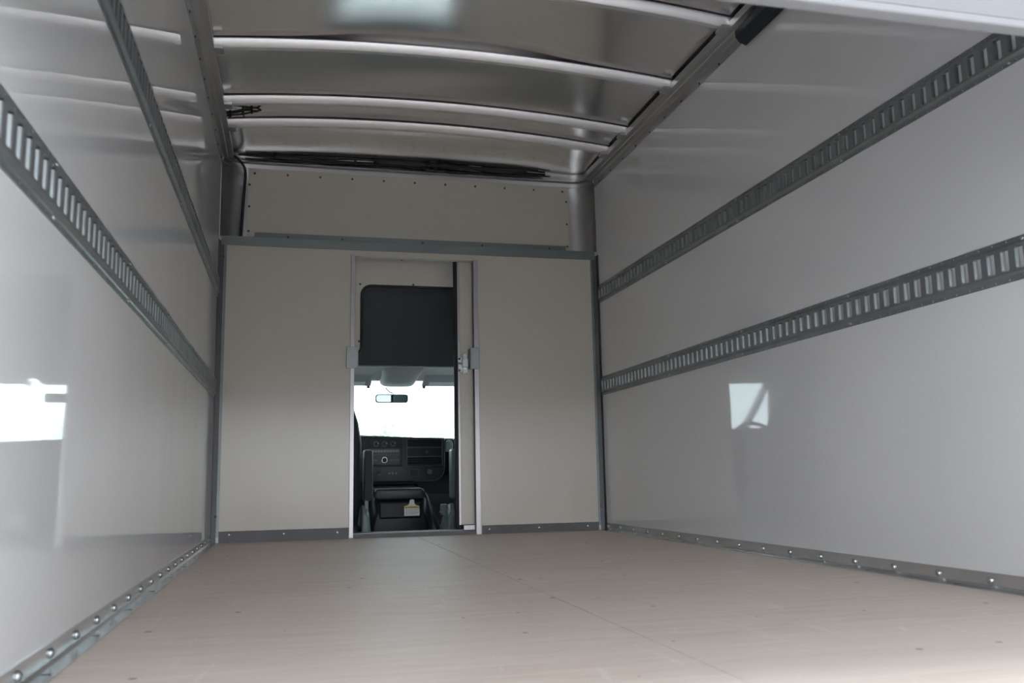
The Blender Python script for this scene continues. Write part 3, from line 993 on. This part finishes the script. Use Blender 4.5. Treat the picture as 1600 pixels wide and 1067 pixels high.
MB().loft([[(x, y, z) for x, y, z in ring] for ring in (
    [(x, 1.055, z) for x, z in ((0.96, -0.32), (1.41, -0.32), (1.39, 0.02), (1.36, 0.10), (1.02, 0.10), (0.99, 0.02))],
    [(x, 1.12, z) for x, z in ((0.95, -0.32), (1.42, -0.32), (1.40, 0.08), (1.375, 0.205), (1.00, 0.205), (0.97, 0.08))],
    [(x, 1.75, z) for x, z in ((0.90, -0.32), (1.62, -0.32), (1.50, 0.12), (1.40, 0.30), (0.98, 0.30), (0.94, 0.12))])]).build('body', M['dash_dark'], t, bevel=0.02, bseg=3, auto=0.8)
MB().loft([sec(1.085, 1.015, 1.36, 0.195, 0.262, 0.022), sec(1.10, 1.008, 1.366, 0.190, 0.270, 0.026), sec(1.70, 1.0, 1.38, 0.20, 0.29, 0.026)]).build('lid', M['dash'], t, bevel=0.006, auto=0.7)
MB().prism([(1.040, 0.06), (1.335, 0.06), (1.335, 0.178), (1.040, 0.178)], 'y', 1.047, 1.09).build('front_step', M['dash_dark'], t, bevel=0.012, bseg=3)
flare = []
for y, dx in ((1.175, 0.0), (1.25, 0.02), (1.55, 0.03)):
    flare.append([(x + dx, y, z) for x, z in ((1.36, 0.24), (1.385, 0.235), (1.42, 0.15), (1.455, 0.06), (1.50, -0.06), (1.56, -0.30), (1.36, -0.30))])
MB().loft(flare).build('side_flare', M['dash'], t, smooth=True)

# hanging warning tag
t = thing('warning_tag', 'white card tag with a yellow warning band hanging on the engine cover', 'tag', (1.27, 1.045, 0.079))
yo = 1.040
MB().prism([(1.214, 0.078), (1.322, 0.078), (1.322, 0.145), (1.300, 0.150), (1.286, 0.162), (1.284, 0.185), (1.276, 0.192), (1.260, 0.192), (1.252, 0.185), (1.250, 0.162), (1.236, 0.150), (1.214, 0.145)], 'y', yo, yo + 0.002).build('card', M['tag_white'], t)
MB().box(1.2145, 1.3215, yo - 0.0008, yo, 0.130, 0.145).build('yellow_band', M['tag_yellow'], t)
fc = bpy.data.curves.new('warning_text', 'FONT')
fc.body = 'WARNING'
fc.size = 0.014
fc.align_x = 'CENTER'
fc.extrude = 0.0002
fo = bpy.data.objects.new('tmp_text', fc)
COL.objects.link(fo)
bpy.context.view_layer.update()
me = bpy.data.meshes.new_from_object(fo)
bpy.data.objects.remove(fo)
tx = bpy.data.objects.new('warning_text', me)
me.materials.clear()
me.materials.append(M['ink'])
COL.objects.link(tx)
tx.parent = t
tx.rotation_euler = (PI / 2, 0, 0)
tx.location = Vector((1.272, yo - 0.0012, 0.1325)) - t.location
MB().prism([(1.222, 0.1325), (1.234, 0.1325), (1.228, 0.143)], 'y', yo - 0.0014, yo - 0.0008).build('warning_triangle', M['ink'], t)
for k in range(4):
    MB().box(1.222, 1.314 - 0.012 * (k % 2), yo - 0.0006, yo, 0.120 - 0.010 * k, 0.122 - 0.010 * k).build('text_line', M['dash_line'], t)


# seats
def seat(cx, inner, label, arm_x0, arm_x1, arm_lab_edge):
    t = thing('captain_chair', label, 'chair', (cx, 0.8, -0.32))
    s = inner                                   # +1: inner side towards +x
    rings = []
    for z, hw, y0, y1 in ((0.02, 0.235, 0.62, 0.76), (0.16, 0.255, 0.585, 0.735), (0.40, 0.262, 0.53, 0.69), (0.58, 0.256, 0.49, 0.645), (0.70, 0.235, 0.465, 0.61), (0.80, 0.200, 0.445, 0.58), (0.86, 0.150, 0.44, 0.56), (0.885, 0.09, 0.45, 0.545)):
        ring = []
        for k in range(24):
            a = 2 * PI * k / 24
            c_, s_ = math.cos(a), math.sin(a)
            e = 0.45
            ring.append((cx + hw * math.copysign(abs(c_) ** e, c_), (y0 + y1) / 2 + (y1 - y0) / 2 * math.copysign(abs(s_) ** e, s_), z))
        rings.append(ring)
    MB().loft(rings).build('backrest', M['seat'], t, smooth=True)
    hr = []
    for z, f in ((0.865, 0.75), (0.885, 0.95), (0.95, 1.0), (1.02, 0.95), (1.05, 0.75)):
        hr.append([(cx + 0.125 * f * math.copysign(abs(math.cos(a)) ** .5, math.cos(a)), 0.475 + 0.05 * f * math.copysign(abs(math.sin(a)) ** .6, math.sin(a)), z) for a in [2 * PI * k / 20 for k in range(20)]])
    MB().loft(hr).build('headrest', M['seat'], t, smooth=True)
    MB().box(cx - 0.26, cx + 0.26, 0.62, 1.15, -0.10, 0.06).build('cushion', M['seat'], t, bevel=0.05, bseg=4, smooth=True)
    MB().box(cx - 0.24, cx + 0.24, 0.66, 1.08, -0.32, -0.10).build('pedestal', M['dash_dark'], t, bevel=0.01)
    # folded-up armrest on the inner side
    ar = MB()
    ar.box(arm_x0, arm_x1, 0.615, 0.73, 0.197, 0.532)
    ao = ar.build('armrest', M['arm_edge'], t, bevel=0.018, bseg=3, smooth=True)
    MB().box(arm_x0 + (0.004 if s > 0 else 0.020), arm_x1 - 0.006, 0.608, 0.625, 0.205, 0.522).build('armrest_back', M['arm_dark'], ao, bevel=0.005)
    xi = cx + s * 0.262
    side = []
    for y, h_ in ((0.56, 0.12), (0.62, 0.17), (0.74, 0.16), (0.90, 0.05)):
        side.append([(xi + s * u, y, z) for u, z in ((0.0, -0.18), (0.05, -0.18), (0.062, -0.05), (0.052, h_ - 0.04), (0.03, h_), (0.0, h_))])
    MB().loft(side).build('side_shield', M['seat_trim'], t, bevel=0.01, bseg=2, auto=0.9)
    return t, xi


t1, xi = seat(0.62, 1, 'charcoal driver seat seen past the left edge of the doorway', 0.897, 0.958, 0)
MB().box(0.902, 0.928, 0.600, 0.622, 0.120, 0.200).build('belt_stalk', M['seat_trim'], t1, bevel=0.004)
MB().box(0.906, 0.924, 0.604, 0.620, 0.060, 0.125).build('belt_buckle', M['dash_dark'], t1, bevel=0.004)
t2, xi2 = seat(1.76, -1, 'charcoal passenger seat showing beside the sliding door edge', 1.480, 1.560, 1)
MB().prism([(1.395, 0.112), (1.402, 0.122), (1.462, 0.070), (1.462, 0.052), (1.45, 0.060)], 'y', 0.60, 0.63).build('recline_lever', M['seat_trim'], t2, bevel=0.004)
MB().box(1.412, 1.455, 0.64, 0.69, 0.09, 0.165).build('belt_buckle', M['seat_trim'], t2, bevel=0.008)
MB().prism([(1.452, -0.02), (1.462, 0.085), (1.50, 0.105), (1.50, 0.095), (1.472, 0.075), (1.464, -0.02)], 'y', 0.55, 0.58).build('bracket', M['seat_trim'], t2, bevel=0.003)

# ------------------------------------------------------------------ outside
hood = []
for y, z in ((2.80, 0.40), (2.95, 0.44), (3.4, 0.42), (3.75, 0.30), (3.85, 0.10), (3.86, -0.3)):
    hood.append([(x, y, z - 0.10 * abs((x - 1.17) / 0.98) ** 4) for x in [0.17 + 2.0 * k / 12 for k in range(13)]] + [(2.17, y - 0.02, -0.32), (0.17, y - 0.02, -0.32)])
struct('truck_hood', MB().loft(hood), M['paint'], auto=0.7)
struct('ground', MB().box(-60, 60, -60, 70, -1.05, -0.97), M['asphalt'])


def tree(x, y, hgt, rad, seed, label):
    g = random.Random(seed)
    t = thing('tree', label, 'tree', (x, y, -0.97), 'trees in front of the truck')
    MB().tube([(x, y, -0.97), (x + 0.1, y, 0.3), (x, y + 0.1, hgt * 0.6)], [0.16, 0.12, 0.05], 8).build('trunk', M['bark'], t, smooth=True)
    mb = MB()
    for _ in range(2600):
        while True:
            p = Vector((g.uniform(-1, 1), g.uniform(-1, 1), g.uniform(-1, 1)))
            if 0.25 < p.length < 1:
                break
        p = Vector((x + p.x * rad, y + p.y * rad, hgt * 0.62 + p.z * hgt * 0.38))
        d = Vector((g.uniform(-1, 1), g.uniform(-1, 1), g.uniform(-1, 1))).normalized()
        e = d.orthogonal().normalized()
        q = d.cross(e)
        L = g.uniform(0.05, 0.11)
        mb.add([p - e * L * 0.5, p + q * L * 0.35, p + e * L * 0.5, p - q * L * 0.35], [(0, 1, 2, 3)])
    o = mb.build('foliage', M['leaf'], t)
    o['kind'] = 'stuff'


tree(2.49, 14.0, 1.86, 0.46, 1, 'small pale leafy tree beyond the middle of the windshield')
tree(3.75, 14.3, 1.78, 0.66, 2, 'small pale leafy tree beyond the passenger side of the windshield')
tree(0.6, 16.0, 2.2, 0.8, 3, 'small pale leafy tree beyond the driver side of the windshield')

# added, unseen bay behind the truck, placed only to shade the rear opening
struct('added_shade_canopy', MB().box(-2.6, 5.0, -10.5, -4.9, 3.1, 3.3), M['bay'])
struct('wall_added_shade_left', MB().box(-2.6, -2.3, -10.5, -4.9, -0.97, 3.1), M['bay'])
struct('wall_added_shade_right', MB().box(4.7, 5.0, -10.5, -4.9, -0.97, 3.1), M['bay'])
struct('wall_added_sky_block', MB().box(-30, 32, -30.3, -30.0, -0.97, 2.3), M['bay'])  # added far wall, unseen, cuts the low sky light into the box
